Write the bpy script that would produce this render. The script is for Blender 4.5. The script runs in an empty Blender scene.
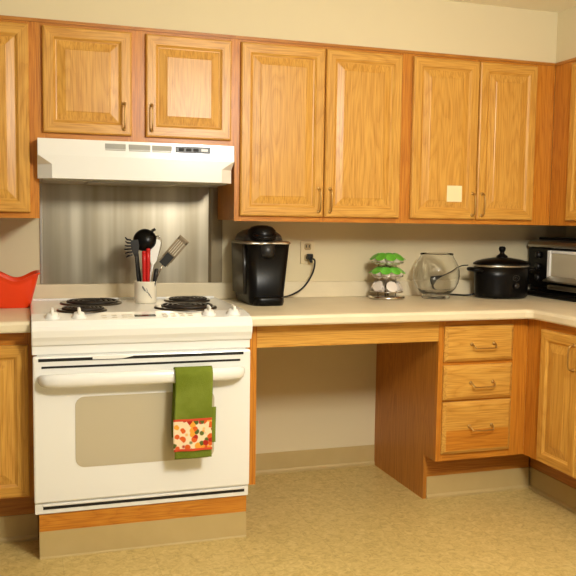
import bpy, bmesh, math, random
from mathutils import Vector, Matrix, noise
random.seed(7)
PI = math.pi
S = bpy.context.scene
COL = S.collection
WM = {}          # object -> matrix of the thing it hangs from

# ------------------------------------------------------------------ materials
def new_mat(name):
    m = bpy.data.materials.new(name); m.use_nodes = True
    nt = m.node_tree
    return m, nt, nt.nodes['Principled BSDF']

def lin(c):
    return tuple(((v/255)/12.92 if v/255 <= .04045 else ((v/255+.055)/1.055)**2.4) for v in c) + (1,)

def N(nt, t, **kw):
    n = nt.nodes.new(t)
    for k, v in kw.items(): setattr(n, k, v)
    return n

def plain(name, c, rough=.5, metal=0, spec=.5, bump=0, bscale=200, coat=0, var=0):
    m, nt, b = new_mat(name)
    b.inputs['Base Color'].default_value = lin(c)
    b.inputs['Roughness'].default_value = rough
    b.inputs['Metallic'].default_value = metal
    b.inputs['Specular IOR Level'].default_value = spec
    b.inputs['Coat Weight'].default_value = coat
    tc = N(nt, 'ShaderNodeTexCoord')
    if var:
        nz = N(nt, 'ShaderNodeTexNoise'); nz.inputs['Scale'].default_value = 9; nz.inputs['Detail'].default_value = 4
        nt.links.new(tc.outputs['Object'], nz.inputs['Vector'])
        r = N(nt, 'ShaderNodeValToRGB')
        a = tuple(max(0, v-var) for v in c); d = tuple(min(255, v+var) for v in c)
        r.color_ramp.elements[0].position = .3; r.color_ramp.elements[1].position = .7
        r.color_ramp.elements[0].color = lin(a); r.color_ramp.elements[1].color = lin(d)
        nt.links.new(nz.outputs['Fac'], r.inputs['Fac']); nt.links.new(r.outputs['Color'], b.inputs['Base Color'])
    if bump:
        nz = N(nt, 'ShaderNodeTexNoise'); nz.inputs['Scale'].default_value = bscale; nz.inputs['Detail'].default_value = 3
        nt.links.new(tc.outputs['Object'], nz.inputs['Vector'])
        bp = N(nt, 'ShaderNodeBump'); bp.inputs['Strength'].default_value = bump; bp.inputs['Distance'].default_value = .002
        nt.links.new(nz.outputs['Fac'], bp.inputs['Height']); nt.links.new(bp.outputs['Normal'], b.inputs['Normal'])
    return m

def oak(name, light, mid, dark, axis='Z', rough=.36):
    """honey oak: growth-ring contours plus fine pores, both stretched along the grain axis"""
    m, nt, b = new_mat(name); L = nt.links.new
    tc = N(nt, 'ShaderNodeTexCoord'); oi = N(nt, 'ShaderNodeObjectInfo')
    mul = N(nt, 'ShaderNodeMath', operation='MULTIPLY'); mul.inputs[1].default_value = 37.0
    L(oi.outputs['Random'], mul.inputs[0])
    cmb = N(nt, 'ShaderNodeCombineXYZ')
    for i in range(3): L(mul.outputs[0], cmb.inputs[i])
    add = N(nt, 'ShaderNodeVectorMath', operation='ADD'); L(tc.outputs['Object'], add.inputs[0]); L(cmb.outputs[0], add.inputs[1])
    def mapped(across, along):
        mp = N(nt, 'ShaderNodeMapping')
        s = [across]*3; s['XYZ'.index(axis)] = along
        mp.inputs['Scale'].default_value = s; L(add.outputs[0], mp.inputs['Vector']); return mp
    n1 = N(nt, 'ShaderNodeTexNoise'); n1.inputs['Scale'].default_value = 1; n1.inputs['Detail'].default_value = 2.0
    n1.inputs['Distortion'].default_value = .25
    L(mapped(8, .9).outputs[0], n1.inputs['Vector'])
    k = N(nt, 'ShaderNodeMath', operation='MULTIPLY'); k.inputs[1].default_value = 21; L(n1.outputs['Fac'], k.inputs[0])
    fr = N(nt, 'ShaderNodeMath', operation='FRACT'); L(k.outputs[0], fr.inputs[0])
    r1 = N(nt, 'ShaderNodeValToRGB'); e = r1.color_ramp.elements
    e[0].position = 0; e[0].color = lin(tuple((a+b)/2 for a, b in zip(dark, mid))); e[1].position = 1; e[1].color = lin(mid)
    x = e.new(.25); x.color = lin(mid); x = e.new(.6); x.color = lin(light)
    L(fr.outputs[0], r1.inputs['Fac'])
    n2 = N(nt, 'ShaderNodeTexNoise'); n2.inputs['Scale'].default_value = 1; n2.inputs['Detail'].default_value = 5
    L(mapped(240, 7).outputs[0], n2.inputs['Vector'])
    r2 = N(nt, 'ShaderNodeValToRGB'); e = r2.color_ramp.elements
    e[0].position = .36; e[0].color = lin(dark); e[1].position = .56; e[1].color = lin(light)
    L(n2.outputs['Fac'], r2.inputs['Fac'])
    mx = N(nt, 'ShaderNodeMixRGB', blend_type='MIX'); mx.inputs['Fac'].default_value = .5
    L(r1.outputs['Color'], mx.inputs[1]); L(r2.outputs['Color'], mx.inputs[2])
    n3 = N(nt, 'ShaderNodeTexNoise'); n3.inputs['Scale'].default_value = 1; n3.inputs['Detail'].default_value = 1
    L(mapped(3, 1.2).outputs[0], n3.inputs['Vector'])
    m2 = N(nt, 'ShaderNodeMixRGB', blend_type='MIX'); m2.inputs[2].default_value = lin(mid)
    h = N(nt, 'ShaderNodeMath', operation='MULTIPLY'); h.inputs[1].default_value = .4; L(n3.outputs['Fac'], h.inputs[0])
    L(h.outputs[0], m2.inputs['Fac']); L(mx.outputs[0], m2.inputs[1])
    L(m2.outputs[0], b.inputs['Base Color'])
    b.inputs['Roughness'].default_value = rough
    b.inputs['Specular IOR Level'].default_value = .4; b.inputs['Coat Weight'].default_value = .06; b.inputs['Coat Roughness'].default_value = .25
    bp = N(nt, 'ShaderNodeBump'); bp.inputs['Strength'].default_value = .12; bp.inputs['Distance'].default_value = .001
    L(n2.outputs['Fac'], bp.inputs['Height']); L(bp.outputs['Normal'], b.inputs['Normal'])
    return m

DOOR = ((219, 168, 80), (203, 147, 60), (158, 101, 32))
FRM = ((208, 140, 48), (192, 118, 33), (150, 83, 18))
DEEP = ((194, 132, 54), (175, 110, 36), (140, 80, 22))
M = {}
M['door_v'] = oak('oak_door_vertical', *DOOR, 'Z'); M['door_h'] = oak('oak_door_horizontal', *DOOR, 'X')
M['frame_v'] = oak('oak_frame_vertical', *FRM, 'Z'); M['frame_h'] = oak('oak_frame_horizontal', *FRM, 'X')
M['deep_v'] = oak('oak_side_vertical', *DEEP, 'Z'); M['deep_h'] = oak('oak_side_horizontal', *DEEP, 'X')
M['wall'] = plain('cream_wall_paint', (219, 206, 170), .75, bump=.15, bscale=260, spec=.25)
M['ceiling'] = plain('ceiling_paint', (240, 234, 214), .85, spec=.2)
M['counter'] = plain('cream_laminate', (226, 213, 182), .38, var=4)
M['white'] = plain('white_enamel', (236, 236, 232), .22, coat=.3)
M['white_soft'] = plain('white_plastic', (234, 233, 228), .4)
M['offwhite'] = plain('almond_plastic', (219, 201, 158), .45)
M['oven_glass'] = plain('oven_window_glass', (190, 180, 155), .12, spec=.6)
M['black'] = plain('black_gloss_plastic', (9, 8, 8), .3, spec=.2)
M['black_soft'] = plain('black_nylon', (20, 19, 19), .42)
M['coil'] = plain('burner_coil', (44, 38, 34), .5, metal=.3)
M['pan'] = plain('burner_pan_dark', (70, 62, 52), .35, metal=.7)
M['chrome'] = plain('chrome', (205, 200, 190), .16, metal=1)
M['silver'] = plain('brushed_silver', (196, 190, 178), .32, metal=1)
M['brass'] = plain('antique_brass', (186, 150, 88), .33, metal=.85)
M['red'] = plain('red_plastic', (232, 62, 8), .4)
M['redh'] = plain('red_handle', (190, 22, 18), .35)
M['cover'] = plain('vinyl_cove_base', (188, 165, 112), .5, var=4)
M['dark_strip'] = plain('dark_control_strip', (42, 40, 36), .35)
M['grey'] = plain('grille_grey', (172, 170, 160), .5)
M['slot'] = plain('dark_slot', (12, 11, 10), .6)
M['display'] = plain('display_green_black', (22, 34, 28), .2)
M['mark'] = plain('pale_grey_print', (196, 190, 176), .5)
M['green'] = plain('green_towel', (112, 126, 42), .95, bump=1, bscale=300, spec=.1, var=14)
M['lime'] = plain('green_pod_lid', (104, 190, 56), .3, var=28)
M['podcup'] = plain('white_pod_cup', (226, 216, 206), .4)
M['podbrown'] = plain('brown_pod_lid', (140, 86, 44), .4)
M['paper'] = plain('paper_note', (238, 226, 180), .8)
M['cream'] = plain('cream_ceramic', (232, 224, 204), .25)
M['ink'] = plain('blue_grey_glaze', (96, 98, 102), .4)
M['rubber'] = plain('black_cord', (16, 15, 15), .5)
M['grey_res'] = plain('smoky_grey_plastic', (46, 42, 38), .28, spec=.35)

def floor_mat():
    m, nt, b = new_mat('mottled_vinyl_floor'); L = nt.links.new
    tc = N(nt, 'ShaderNodeTexCoord')
    a = N(nt, 'ShaderNodeTexNoise'); a.inputs['Scale'].default_value = 38; a.inputs['Detail'].default_value = 8; a.inputs['Roughness'].default_value = .72; a.inputs['Distortion'].default_value = 1.2
    L(tc.outputs['Object'], a.inputs['Vector'])
    r = N(nt, 'ShaderNodeValToRGB'); e = r.color_ramp.elements
    e[0].position = .34; e[0].color = lin((172, 148, 88)); e[1].position = .66; e[1].color = lin((214, 192, 130))
    x = e.new(.5); x.color = lin((199, 174, 110))
    L(a.outputs['Fac'], r.inputs['Fac'])
    v = N(nt, 'ShaderNodeTexNoise'); v.inputs['Scale'].default_value = 3.2; v.inputs['Detail'].default_value = 3
    L(tc.outputs['Object'], v.inputs['Vector'])
    r2 = N(nt, 'ShaderNodeValToRGB'); r2.color_ramp.elements[0].color = (.93, .93, .92, 1); r2.color_ramp.elements[0].position = .35; r2.color_ramp.elements[1].position = .65
    L(v.outputs['Fac'], r2.inputs['Fac'])
    mx = N(nt, 'ShaderNodeMixRGB', blend_type='MULTIPLY'); mx.inputs['Fac'].default_value = 1
    L(r.outputs['Color'], mx.inputs[1]); L(r2.outputs['Color'], mx.inputs[2])
    br = N(nt, 'ShaderNodeTexBrick'); br.offset = 0
    br.inputs['Scale'].default_value = 1; br.inputs['Brick Width'].default_value = .305; br.inputs['Row Height'].default_value = .305
    br.inputs['Mortar Size'].default_value = .0012; br.inputs['Color1'].default_value = br.inputs['Color2'].default_value = (1, 1, 1, 1)
    br.inputs['Mortar'].default_value = (.84, .83, .8, 1)
    L(tc.outputs['Object'], br.inputs['Vector'])
    m3 = N(nt, 'ShaderNodeMixRGB', blend_type='MULTIPLY'); m3.inputs['Fac'].default_value = 1
    L(mx.outputs[0], m3.inputs[1]); L(br.outputs['Color'], m3.inputs[2])
    L(m3.outputs[0], b.inputs['Base Color']); b.inputs['Roughness'].default_value = .42
    return m
M['floor'] = floor_mat()

def steel_mat():
    m, nt, b = new_mat('brushed_stainless_panel'); L = nt.links.new
    tc = N(nt, 'ShaderNodeTexCoord')
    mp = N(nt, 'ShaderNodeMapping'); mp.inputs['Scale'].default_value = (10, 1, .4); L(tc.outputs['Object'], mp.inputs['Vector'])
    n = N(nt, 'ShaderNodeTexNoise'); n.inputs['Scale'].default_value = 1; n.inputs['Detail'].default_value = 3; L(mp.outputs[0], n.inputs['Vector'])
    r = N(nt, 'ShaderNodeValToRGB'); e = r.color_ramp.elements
    e[0].position = .3; e[0].color = lin((146, 132, 104)); e[1].position = .72; e[1].color = lin((216, 206, 182))  # dark and light streaks in the colour imitate reflections in the steel
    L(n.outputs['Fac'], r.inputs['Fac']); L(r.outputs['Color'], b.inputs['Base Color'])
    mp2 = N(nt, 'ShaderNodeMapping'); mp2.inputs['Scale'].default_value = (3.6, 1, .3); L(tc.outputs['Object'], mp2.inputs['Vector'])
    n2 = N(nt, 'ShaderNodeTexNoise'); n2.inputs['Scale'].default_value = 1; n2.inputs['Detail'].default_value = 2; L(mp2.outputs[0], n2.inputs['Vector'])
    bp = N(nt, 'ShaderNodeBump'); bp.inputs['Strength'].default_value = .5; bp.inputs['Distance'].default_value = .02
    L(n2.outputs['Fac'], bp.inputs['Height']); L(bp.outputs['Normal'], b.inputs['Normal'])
    b.inputs['Metallic'].default_value = 1; b.inputs['Roughness'].default_value = .3
    return m
M['steel'] = steel_mat()

def glass_mat(name, c, ior=1.45, rough=0.0):
    m, nt, b = new_mat(name)
    b.inputs['Base Color'].default_value = c; b.inputs['Transmission Weight'].default_value = 1
    b.inputs['Roughness'].default_value = rough; b.inputs['IOR'].default_value = ior
    return m
M['glass'] = glass_mat('clear_glass', (.98, .985, .975, 1), 1.28)
M['smoke'] = glass_mat('smoked_lid_glass', (.10, .09, .08, 1))

def floral_mat():
    m, nt, b = new_mat('floral_band_print'); L = nt.links.new
    tc = N(nt, 'ShaderNodeTexCoord')
    v = N(nt, 'ShaderNodeTexVoronoi'); v.inputs['Scale'].default_value = 52; L(tc.outputs['Object'], v.inputs['Vector'])
    sep = N(nt, 'ShaderNodeSeparateColor'); L(v.outputs['Color'], sep.inputs[0])
    r = N(nt, 'ShaderNodeValToRGB'); r.color_ramp.interpolation = 'CONSTANT'; e = r.color_ramp.elements
    e[0].position = 0; e[0].color = lin((214, 92, 22)); e[1].position = .26; e[1].color = lin((176, 34, 18))
    for p, c in ((.42, (84, 96, 34)), (.6, (238, 214, 176)), (.82, (232, 160, 50))):
        x = e.new(p); x.color = lin(c)
    L(sep.outputs[0], r.inputs['Fac'])
    r2 = N(nt, 'ShaderNodeValToRGB'); r2.color_ramp.elements[0].position = .55; r2.color_ramp.elements[1].position = .68
    mth = N(nt, 'ShaderNodeMath', operation='MULTIPLY'); mth.inputs[1].default_value = 1
    L(v.outputs['Distance'], mth.inputs[0]); L(mth.outputs[0], r2.inputs['Fac'])
    mx = N(nt, 'ShaderNodeMixRGB'); mx.inputs[2].default_value = lin((240, 218, 182))
    L(r2.outputs['Color'], mx.inputs['Fac']); L(r.outputs['Color'], mx.inputs[1])
    L(mx.outputs[0], b.inputs['Base Color']); b.inputs['Roughness'].default_value = .95
    return m
M['floral'] = floral_mat()

# ------------------------------------------------------------------ mesh builder
class MB:
    def __init__(s): s.bm = bmesh.new()
    def box(s, x0, x1, y0, y1, z0, z1, mi=0, bev=0, seg=2):
        t = bmesh.new(); bmesh.ops.create_cube(t, size=1)
        for v in t.verts:
            v.co = Vector(((x0+x1)/2+v.co.x*(x1-x0), (y0+y1)/2+v.co.y*(y1-y0), (z0+z1)/2+v.co.z*(z1-z0)))
        if bev: bmesh.ops.bevel(t, geom=t.edges[:], offset=bev, segments=seg, profile=.5, affect='EDGES')
        for f in t.faces: f.material_index = mi
        s._add(t); return s
    def _add(s, t, mat=None):
        if mat is not None: t.transform(mat)
        me = bpy.data.meshes.new('t'); t.to_mesh(me); t.free(); s.bm.from_mesh(me); bpy.data.meshes.remove(me)
    def prism(s, pts, axis, a, b, mi=0, bev=0):
        """polygon pts in the two other axes (in xyz order), extruded along axis from a to b"""
        t = bmesh.new()
        def mk(p, d):
            l = list(p); l.insert('xyz'.index(axis), d); return t.verts.new(l)
        A = [mk(p, a) for p in pts]; B = [mk(p, b) for p in pts]; n = len(pts)
        t.faces.new(A); t.faces.new(B[::-1])
        for i in range(n): t.faces.new((A[i], B[i], B[(i+1) % n], A[(i+1) % n]))
        bmesh.ops.recalc_face_normals(t, faces=t.faces[:])
        if bev: bmesh.ops.bevel(t, geom=t.edges[:], offset=bev, segments=2, profile=.5, affect='EDGES')
        for f in t.faces: f.material_index = mi
        s._add(t); return s
    def lathe(s, prof, c=(0, 0, 0), n=40, sx=1, sy=1, mi=0, mat=None):
        t = bmesh.new(); rings = []
        for r, z in prof:
            if r < 1e-6: rings.append([t.verts.new((0, 0, z))])
            else: rings.append([t.verts.new((r*sx*math.cos(2*PI*i/n), r*sy*math.sin(2*PI*i/n), z)) for i in range(n)])
        for a, b in zip(rings, rings[1:]):
            for i in range(n):
                j = (i+1) % n
                if len(a) == 1 and len(b) == 1: break
                if len(a) == 1: t.faces.new((a[0], b[i], b[j]))
                elif len(b) == 1: t.faces.new((a[i], b[0], a[j]))
                else: t.faces.new((a[i], b[i], b[j], a[j]))
        bmesh.ops.recalc_face_normals(t, faces=t.faces[:])
        for f in t.faces: f.material_index = mi; f.smooth = True
        if mat is not None: t.transform(mat)
        t.transform(Matrix.Translation(c)); s._add(t); return s
    def tube(s, pts, r, n=10, mi=0, closed=False):
        t = bmesh.new(); pts = [Vector(p) for p in pts]; rings = []; K = len(pts)
        rad = r if isinstance(r, (list, tuple)) else [r]*K
        up = None
        for i, p in enumerate(pts):
            if closed: d = (pts[(i+1) % K]-pts[i-1]).normalized()
            else: d = (pts[min(i+1, K-1)]-pts[max(i-1, 0)]).normalized()
            if up is None: up = d.orthogonal().normalized()
            up = (up-d*up.dot(d)).normalized(); w = d.cross(up)
            rings.append([t.verts.new(p+(up*math.cos(2*PI*k/n)+w*math.sin(2*PI*k/n))*rad[i]) for k in range(n)])
        prs = list(zip(rings, rings[1:]))+([(rings[-1], rings[0])] if closed else [])
        for a, b in prs:
            for k in range(n): t.faces.new((a[k], a[(k+1) % n], b[(k+1) % n], b[k]))
        if not closed: t.faces.new(rings[0][::-1]); t.faces.new(rings[-1])
        for f in t.faces: f.material_index = mi; f.smooth = len(f.verts) == 4
        s._add(t); return s
    def loft(s, loops, cap=True, mi=0, smooth=False):
        t = bmesh.new(); R = [[t.verts.new(p) for p in l] for l in loops]; n = len(loops[0])
        for a, b in zip(R, R[1:]):
            for i in range(n): t.faces.new((a[i], a[(i+1) % n], b[(i+1) % n], b[i]))
        if cap: t.faces.new(R[0][::-1]); t.faces.new(R[-1])
        bmesh.ops.recalc_face_normals(t, faces=t.faces[:])
        for f in t.faces: f.material_index = mi; f.smooth = smooth and len(f.verts) == 4
        s._add(t); return s
    def quads(s, vs, fs, mi=0, smooth=False):
        t = bmesh.new(); V = [t.verts.new(v) for v in vs]
        for f in fs:
            q = t.faces.new([V[i] for i in f[:4]]); q.material_index = f[4] if len(f) > 4 else mi; q.smooth = smooth
        s._add(t); return s
    def xf(s, mat): s.bm.transform(mat); return s

def arc(cx, cy, r, a0, a1, n):
    return [(cx+r*math.cos(a0+(a1-a0)*i/n), cy+r*math.sin(a0+(a1-a0)*i/n)) for i in range(n+1)]

def rrect(x0, x1, y0, y1, r, n=5):
    return (arc(x1-r, y0+r, r, -PI/2, 0, n)+arc(x1-r, y1-r, r, 0, PI/2, n)+arc(x0+r, y1-r, r, PI/2, PI, n)+arc(x0+r, y0+r, r, PI, 1.5*PI, n))

def smooth_path(pts, k=8):
    P = [Vector(p) for p in pts]; out = []
    for i in range(len(P)-1):
        a, b, c, d = P[max(i-1, 0)], P[i], P[i+1], P[min(i+2, len(P)-1)]
        for j in range(k):
            t = j/k
            out.append(.5*((2*b)+(c-a)*t+(2*a-5*b+4*c-d)*t*t+(3*b-a-3*c+d)*t**3))
    out.append(P[-1]); return out

def thing(name, label, cat, loc=(0, 0, 0), rotz=0, group=None):
    o = bpy.data.objects.new(name, None); COL.objects.link(o)
    o.empty_display_size = .05
    o.location = loc; o.rotation_euler = (0, 0, rotz); o['label'] = label; o['category'] = cat
    if group: o['group'] = group
    WM[o.name] = Matrix.Translation(loc) @ Matrix.Rotation(rotz, 4, 'Z')
    return o

def obj(name, mb, mats, parent=None, local=False, bevel=0, label=None, smooth=None, sub=0, seg=2):
    """links ONE mesh object; coordinates are the room's, or the thing's own when local"""
    me = bpy.data.meshes.new(name)
    bm = mb.bm
    o = bpy.data.objects.new(name, me)
    if parent is not None:
        if not local: bm.transform(WM[parent.name].inverted())
        o.parent = parent; WM[o.name] = WM[parent.name]
    else:
        cs = [v.co for v in bm.verts]
        c = Vector(((min(v.x for v in cs)+max(v.x for v in cs))/2, (min(v.y for v in cs)+max(v.y for v in cs))/2, min(v.z for v in cs)))
        bm.transform(Matrix.Translation(-c)); o.location = c; WM[o.name] = Matrix.Translation(c)
    bm.to_mesh(me); bm.free()
    for m in (mats if isinstance(mats, (list, tuple)) else [mats]): me.materials.append(m)
    COL.objects.link(o)
    if smooth is not None:
        for p in me.polygons: p.use_smooth = smooth
    if bevel:
        b = o.modifiers.new('bevel', 'BEVEL'); b.width = bevel; b.segments = seg; b.limit_method = 'ANGLE'; b.angle_limit = .6
    if sub:
        b = o.modifiers.new('sub', 'SUBSURF'); b.levels = b.render_levels = sub
    if label: o['label'] = label
    return o

def tag(o, label, cat, group=None):
    o['label'] = label; o['category'] = cat
    if group: o['group'] = group
    return o

def struct(name, mb, mats, **k):
    o = obj(name, mb, mats, **k); o['kind'] = 'structure'; return o

# ------------------------------------------------------------------ dimensions
ZC = .8123                   # worktop height
ZB, ZT = 1.1556, 1.8849      # wall cabinets
YU, YF = -.305, -.600        # faces of wall and base cabinets
CEIL = 2.109
XR = 2.60                    # right wall
UC, BC = 2.279, 1.983        # faces of the cabinets along the right wall

# ------------------------------------------------------------------ room
struct('floor', MB().box(-1.8, XR, -4.4, .1, -.05, 0), M['floor'])
struct('ceiling', MB().box(-1.8, XR, -4.4, .1, CEIL, CEIL+.05), M['ceiling'])
struct('wall_back', MB().box(-1.8, XR+.1, 0, .1, 0, CEIL), M['wall'])
struct('wall_right', MB().box(XR, XR+.1, -4.4, 0, 0, CEIL), M['wall'])
struct('trim_1', MB().prism([(-1.8, 0), (-1.8, YU), (UC, YU), (UC, -3.0), (XR, -3.0), (XR, 0)], 'z', ZT, CEIL), M['wall'])   # the boxed-in soffit over the cabinets
struct('baseboard_back', MB().prism([(-.011, 0), (-.011, .012), (-.006, .02), (-.004, .0976), (0, .0976), (0, 0)], 'x', .806, 1.566), M['cover'])

# ------------------------------------------------------------------ cabinets
def cab_door(parent, x0, x1, z0, z1, yf, hx, hz, hl=.095, sw=.047):
    """raised-panel door in the thing's own frame: stiles, rails, bevelled panel and wire pull"""
    T = .02; yb = yf; y = yf-T; c = .006
    mb = MB()
    O = [(x0, z0), (x1, z0), (x1, z1), (x0, z1)]
    def ring(d, yy): return [(x0+d, yy, z0+d), (x1-d, yy, z0+d), (x1-d, yy, z1-d), (x0+d, yy, z1-d)]
    prof = [(0, yb), (0, y+c), (c*.4, y+c*.35), (c, y), (sw-.009, y), (sw-.006, y+.0025), (sw, y+.007), (sw+.003, y+.0075)]
    vs = []; fs = []
    for d, yy in prof: vs += ring(d, yy)
    for i in range(len(prof)-1):
        for k in range(4):
            a = i*4+k; b = i*4+(k+1) % 4
            fs.append((a, b, b+4, a+4, 1 if k in (0, 2) else 0))
    mb.quads(vs, fs)
    d = obj('door', mb, [M['door_v'], M['door_h']], parent, local=True)
    mb = MB(); vs = []; fs = []
    prof = [(sw-.002, y+.0075), (sw+.003, y+.0075), (sw+.032, y+.002), (sw+.035, y+.0005)]
    for dd, yy in prof: vs += ring(dd, yy)
    for i in range(3):
        for k in range(4):
            a = i*4+k; b = i*4+(k+1) % 4; fs.append((a, b, b+4, a+4))
    fs.append((12, 13, 14, 15)); fs.append((3, 2, 1, 0))
    mb.quads(vs, fs)
    obj('raised_panel', mb, M['door_v'], d, local=True)
    if hx is not None:
        mb = MB()
        pts = smooth_path([(hx, y+.001, hz-hl/2), (hx, y-.016, hz-hl/2+.001), (hx, y-.025, hz-hl/2+.012), (hx, y-.027, hz), (hx, y-.025, hz+hl/2-.012), (hx, y-.016, hz+hl/2-.001), (hx, y+.001, hz+hl/2)], 5)
        mb.tube(pts, .0030, 8)
        for s in (-1, 1): mb.lathe([(0, 0), (.008, 0), (.007, .003), (.004, .004), (0, .004)], (hx, y, hz+s*hl/2), 16, mat=Matrix.Rotation(PI/2, 4, 'X'))
        obj('handle', mb, M['brass'], d, local=True)
    return d

def face_frame(parent, w, z0, z1, yf, openings, mat=('frame_v', 'frame_h')):
    """frame = everything of the front not taken by an opening; openings left to right (x0,x1,[(z0,z1)..])"""
    mb = MB(); xs = 0; T = .019
    for (a, b, zz) in openings:
        mb.box(xs, a, yf, yf+T, z0, z1, 0)
        zs = z0
        for (p, q) in zz:
            mb.box(a, b, yf, yf+T, zs, p, 1); zs = q
        mb.box(a, b, yf, yf+T, zs, z1, 1); xs = b
    mb.box(xs, w, yf, yf+T, z0, z1, 0)
    return obj('face_frame', mb, [M[mat[0]], M[mat[1]]], parent, local=True)

def wall_cabinet(label, loc, w, h, doors, rotz=0, depth=.305):
    """doors: (x0,x1,z0,z1,handle x, handle z) in the cabinet's frame"""
    t = thing('wall_cabinet', label, 'cabinet', loc, rotz)
    obj('carcass', MB().box(0.001, w-.001, -depth+.019, -.001, .014, h), M['frame_v'], t, local=True)
    mb = MB(); mb.box(0.001, w-.001, -depth+.019, -.001, 0.004, .014)
    obj('bottom_panel', mb, M['frame_h'], t, local=True)
    face_frame(t, w, 0, h, -depth, [(d[0]+.012, d[1]-.012, [(d[2]+.012, d[3]-.012)]) for d in doors])
    mb = MB(); mb.box(0, w, -depth-.006, -depth+.001, h-.012, h)  # thin strip in darker oak, painting the shadow line below the soffit
    obj('top_shadow_line', mb, M['deep_h'], t, local=True)
    for d in doors: cab_door(t, d[0], d[1], d[2], d[3], -depth, d[4], d[5])
    return t
H = ZT-ZB; D0, D1 = 1.177-ZB, 1.861-ZB
x = -.42
wall_cabinet('oak wall cabinet at the left edge of the photo, beside the range hood', (x, 0, ZB), .0405-x, H,
             [(.03, .008-x, D0, D1, .06, .10)])
x = .0405; zb = 1.4475
wall_cabinet('short oak wall cabinet directly above the white range hood', (x, 0, zb), .7888-x, ZT-zb,
             [(.0553-x, .3801-x, 1.4735-zb, 1.861-zb, .351-x, 1.545-zb), (.4339-x, .770-x, 1.4735-zb, 1.861-zb, .455-x, 1.545-zb)])
x = .7888
wall_cabinet('tall oak wall cabinet above the black coffee maker', (x, 0, ZB), 1.537-x, H,
             [(.8087-x, 1.1639-x, D0, D1, 1.143-x, 1.246-ZB), (1.1685-x, 1.512-x, D0, D1, 1.192-x, 1.246-ZB)])
x = 1.537
wall_cabinet('tall oak wall cabinet with a small paper note on its left door', (x, 0, ZB), UC-x-.001, H,
             [(1.564-x, 1.8812-x, D0, D1, 1.863-x, 1.242-ZB), (1.8855-x, 2.1764-x, D0, D1, 1.910-x, 1.242-ZB)])
wall_cabinet('oak wall cabinet on the right wall above the toaster oven', (XR, YU-.001, ZB), 1.1, H,
             [(.135, .565, D0, D1, .535, .09), (.57, 1.0, D0, D1, .60, .09)], rotz=-PI/2, depth=XR-UC)

# base cabinets
ZFB = .1894; NOTCH = -.500; ZKB = .094
TF = .774
def toe(parent, x0, x1, y, local=True):
    obj('toe_kick', MB().box(x0, x1, y, y+.015, 0.0, ZFB), M['deep_h'], parent, local=local)
    mb = MB().prism([(y-.012, 0), (y-.012, .01), (y-.005, .018), (y-.003, ZKB), (y, ZKB), (y, 0)], 'x', x0, x1)
    obj('vinyl_base', mb, M['cover'], parent, local=local)

t = thing('base_cabinet', 'oak base cabinet left of the white range, under the red bin', 'cabinet', (-.50, 0, 0))
w = .519
obj('carcass', MB().box(0, w, YF+.019, -.001, ZFB, TF), M['frame_v'], t, local=True)
face_frame(t, w, ZFB, TF, YF, [(.05, .48, [(.215, .71)])])
cab_door(t, .04, .493, .197, .725, YF, .08, .64)
toe(t, 0, w, NOTCH)

t = thing('drawer_cabinet', 'oak cabinet of three drawers at the right end of the knee space', 'cabinet', (1.567, 0, 0))
w = BC-1.567
mb = MB().prism([(0, .0), (NOTCH, 0), (NOTCH, ZFB), (YF+.019, ZFB), (YF+.019, TF), (0, TF)], 'x', 0, .016)
obj('side_panel', mb, M['deep_v'], t, local=True)
obj('carcass', MB().box(.016, w, YF+.019, -.001, ZFB, TF), M['deep_v'], t, local=True)
DZ = [(.6003, .7449), (.443, .5845), (.2202, .4345)]
X0, X1 = 1.5876-1.567, 1.9063-1.567
face_frame(t, w, ZFB, TF, YF, [(X0+.01, X1-.01, [(a+.01, b-.01) for a, b in DZ[::-1]])])
for i, (a, b) in enumerate(DZ):
    mb = MB(); y = YF-.02
    def ring(d, yy): return [(X0+d, yy, a+d), (X1-d, yy, a+d), (X1-d, yy, b-d), (X0+d, yy, b-d)]
    vs = []; fs = []
    for d, yy in [(0, YF), (0, y+.009), (.003, y+.007), (.012, y+.001), (.015, y)]: vs += ring(d, yy)
    for j in range(4):
        for k in range(4):
            p = j*4+k; q = j*4+(k+1) % 4; fs.append((p, q, q+4, p+4))
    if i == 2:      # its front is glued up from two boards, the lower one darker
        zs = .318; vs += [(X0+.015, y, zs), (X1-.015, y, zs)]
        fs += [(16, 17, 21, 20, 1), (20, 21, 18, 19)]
    else: fs.append((16, 17, 18, 19))
    mb.quads(vs, fs)
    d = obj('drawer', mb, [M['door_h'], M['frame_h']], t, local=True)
    hx, hz, hw = (X0+X1)/2+.012, ((a+b)/2-.016 if i < 2 else .318), .052
    mb = MB()
    mb.tube(smooth_path([(hx-hw, y+.001, hz+.014), (hx-hw, y-.014, hz+.013), (hx-hw+.004, y-.024, hz+.004), (hx-hw+.012, y-.026, hz), (hx+hw-.012, y-.026, hz), (hx+hw-.004, y-.024, hz+.004), (hx+hw, y-.014, hz+.013), (hx+hw, y+.001, hz+.014)], 5), .0028, 8)
    for s in (-1, 1): mb.lathe([(0, 0), (.008, 0), (.006, .003), (0, .004)], (hx+s*hw, y, hz+.014), 14, mat=Matrix.Rotation(PI/2, 4, 'X'))
    obj('pull', mb, M['brass'], d, local=True)
toe(t, .016, w+.100, NOTCH)

t = thing('base_cabinet', 'oak base cabinet along the right wall, under the toaster oven', 'cabinet', (XR, YF-.001, 0), -PI/2)
dp = XR-BC
obj('carcass', MB().box(0, 1.1, -dp+.019, -.001, ZFB, TF), M['frame_v'], t, local=True)
face_frame(t, 1.1, ZFB, TF, -dp, [(.125, .345, [(.21, .73)]), (.37, .80, [(.21, .73)])])
cab_door(t, .113, .355, .197, .738, -dp, .327, .655)
cab_door(t, .36, .81, .197, .738, -dp, .39, .655)
toe(t, -.112, 1.1, -dp+.112)

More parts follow.
